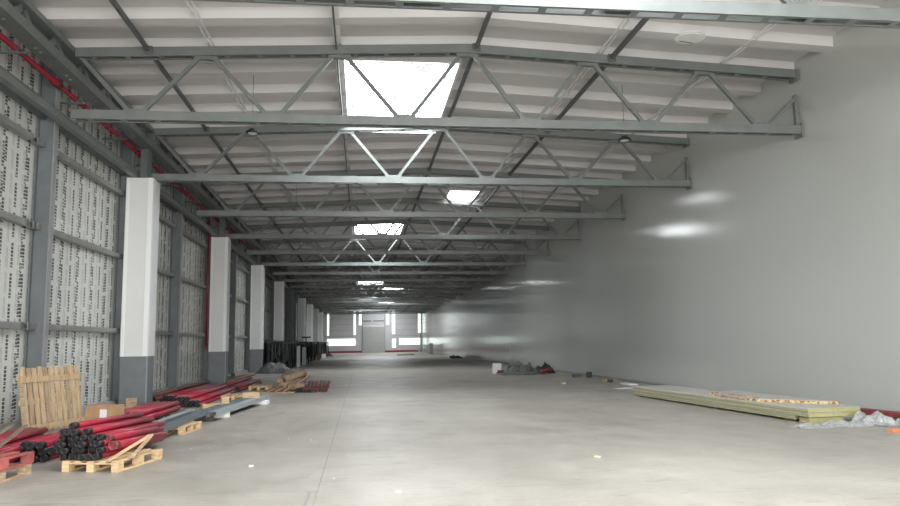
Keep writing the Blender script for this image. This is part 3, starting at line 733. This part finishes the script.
for i in range(14):
    k = i//7; j = i % 7
    o = MB().tube((0, 0, 0), (-.14+.02*j, 1.35, .10), .055, 10, hollow=.012, caps=False).build('short_pipe', [REDB, REDB, WOODD][i % 3], None, (-1.93+.118*j+.055*k, 25.75+.12*((j*5) % 3), .065+.11*k))
    tag(o, 'short rusty pipe in the floor heap, %s from the left, %s layer' % (NTH[j], ('lower', 'upper')[k]), 'pipe', 'rusty pipes of the floor heap')
crumple('dark_sacking', 'dark sacking under the rusty pipes of the floor heap', 'sacking', (-2.1, 26.2, 0), .8, .8, .22, BLACKS, 31, 0, 2)
o = MB().tube((0, 0, 0), (.55, .2, .12), .022, 8).build('steel_rod', BLACKS, None, (-1.75, 28.5, .04)); tag(o, 'dark thin rod on the floor behind the floor heap', 'rod')

# ------------------------------------------------------------ black steel trestles along the left beyond the third column
def trestle(seed):
    rnd = random.Random(seed)
    t = thing('steel_trestle', 'x', 'trestle')
    H = 1.78
    for sx in (-.5, .5):
        for sy in (-.75, .75):
            MB().bar((sx*1.0, sy, 0), (sx*.8, sy*.9, H), .09, .09).build('leg', BLACKS, t)
    b = MB(); b.bb(-.56, .56, -.85, -.7, H, H+.08).bb(-.56, .56, .7, .85, H, H+.08).bb(-.5, -.38, -.8, .8, H-.1, H).bb(.38, .5, -.8, .8, H-.1, H)
    b.build('top_beam', BLACKS, t)
    b = MB(); b.bar((-.48, -.72, .35), (.45, -.70, 1.5), .05, .05).bar((.48, -.72, .35), (-.45, -.70, 1.5), .05, .05).bar((.49, -.7, .4), (.42, .7, 1.5), .05, .05)
    b.build('cross_brace', BLACKS, t)
    for i in range(5):
        x = -.4+.2*i+rnd.uniform(-.04, .04); h = rnd.uniform(.8, 1.5)
        MB().box((x, rnd.uniform(-.4, .4), H-.08-h/2), (.13, rnd.uniform(.5, .9), h), bev=.03).build('hung_cover', BLACKS, t)
    KIDS[t.name] = list(t.children)
    return t
TR = [trestle(1), trestle(2)]
ys = [47.6, 49.7, 51.8, 53.9, 56.0, 58.4, 61.0, 63.4, 68.6, 71.4, 74.6, 77.2, 82.0, 86, 90, 95, 100, 106]
for i, y in enumerate(ys):
    o = TR[i] if i < 2 else dup(TR[i % 2])
    o.location = (-5.40+.003*(y-46), y, 0); o.rotation_euler = (0, 0, (.06, -.05, .03)[i % 3])
    if i < 3: o['label'] = 'black steel trestle with hung covers, %s of the row on the left' % ORD[i]
    elif i < 18: o['label'] = 'black steel trestle with hung covers, %s in the row on the left' % ORD[i]
    o['group'] = 'black trestles'
for i, y in enumerate((48.3, 50.6, 53.0, 55.4, 60.2, 62.6)):
    o = dup(TR[i % 2], (-6.62+.0*y, y, 0), (0, 0, .04), 'black steel trestle in the back row against the left wall, %s to the camera' % ORD[i], 'back row trestles'); o.scale = (.7, 1, 1.03)
o = thing('fork_stand', 'black T-topped stand rising above the row of trestles', 'stand', (-4.6, 62.2, 0))
MB().bar((0, 0, .03), (0, 0, 2.15), .08, .08).build('stand_post', BLACKS, o); MB().box((0, 0, 2.2), (.75, .12, .12)).build('stand_head', BLACKS, o); MB().box((0, 0, .02), (.5, .5, .04)).build('stand_foot', BLACKS, o)
block('pale sheet standing in front of the black trestles', (-4.6, 54.8, 0), (.25, .1, 1.5), GREYL, .1, 'steel_sheet', 'sheet')
block('pale upright board among the black trestles, farther one', (-4.6, 60.0, 0), (.3, .1, 1.4), GREYL, .1, 'steel_sheet', 'sheet')
block('tan sack beside the far end of the trestle row', (-4.4, 76.5, 0), (.4, .3, .55), KRAFT, .1, 'sack', 'sack')
block('white carton on the floor farther along the trestle row', (-4.3, 84.5, 0), (.4, .4, .5), EPS, .3, 'carton', 'box')
crumple('tarp_sheet', 'small grey tarp lump beyond the far white carton', 'tarp', (-4.5, 98, 0), 1.4, 1.2, .5, TARPG, 33)

# ------------------------------------------------------------ small far things and litter
o = thing('gate_post', 'grey post with a wide foot standing before the end wall at right', 'post', (9.9, 124.5, 0))
MB().bar((0, 0, 0), (0, 0, 3.3), .25, .25).build('post_shaft', GREYL, o); MB().box((0, 0, .3), (.5, .5, .6)).build('post_foot', GREYL, o)
block('small dark machine standing near the far end of the right wall', (9.7, 104, 0), (.5, .5, 1.5), GREYL, 0, 'cabinet', 'cabinet')
block('flat dark board on the floor before the shutter door', (5.6, 96, 0), (2.2, .8, .12), WOODD, 0, 'board', 'board')
for i, (x, y, w_, h) in enumerate([(9.4, 74, 1.3, .35), (9.6, 78, .9, .3)]):
    crumple('debris_heap', ['dark debris heap by the far right wall, nearer one', 'dark debris heap by the far right wall, farther one'][i], 'debris', (x, y, 0), w_, w_, h, BLACKS, 41+i, 0, 3, 16, 16)
for i, (x, y, dim, mt, nm, cat, lab) in enumerate([
    (9.55, 32.3, (.4, .2, .12), TARPG, 'scrap_piece', 'scrap', 'grey scrap piece by the right wall, beyond the panel stack'),
    (9.9, 31.6, (.16, .2, .26), TARPG, 'scrap_piece', 'scrap', 'dark grey upright scrap by the right wall beyond the panels'),
    (9.95, 29.0, (.8, .25, .08), WOOD, 'wood_block', 'block', 'pale timber piece at the right wall foot beyond the panels'),
    (9.6, 28.0, (.3, .2, .12), BLACKS, 'scrap_piece', 'scrap', 'small black scrap beside the pale timber at the right wall'),
    (9.7, 26.2, (.9, .3, .05), EPS, 'foam_sheet', 'foam', 'thin white foam strip by the right wall beyond the panels'),
    (7.6, 27.5, (.12, .1, .05), FOAMY, 'foam_crumb', 'foam', 'yellowish foam crumb alone on the floor, right of centre'),
    (3.3, 10.3, (.08, .05, .02), FOAMY, 'foam_crumb', 'foam', 'tiny tan crumb on the bright foreground floor'),
    (.4, 8.4, (.05, .06, .012), EPS, 'foam_crumb', 'foam', 'tiny white crumb near the floor joint in the foreground'),
    (-1.5, 10.5, (.06, .05, .02), EPS, 'foam_crumb', 'foam', 'tiny white crumb right of the foreground pallet')]):
    block(lab, (x, y, 0), dim, mt, .4*i, nm, cat)
b = MB()
rnd = random.Random(5)
for i in range(70):
    x, y = rnd.uniform(4, 10), rnd.uniform(9, 40); s = rnd.uniform(.005, .013)
    if 7.6 < x < 9.9 and 12 < y < 22: continue
    b.box((x, y, .006), (s*1.6, s, .012), rz=rnd.uniform(0, 3))
for i in range(30):
    x, y = rnd.uniform(-3, 1), rnd.uniform(9, 24); s = rnd.uniform(.006, .015)
    b.box((x, y, .006), (s*1.6, s, .01), rz=rnd.uniform(0, 3))
o = b.build('floor_grit', SHEET); tag(o, 'scattered pale grit and crumbs over the concrete floor', 'grit'); o['kind'] = 'stuff'
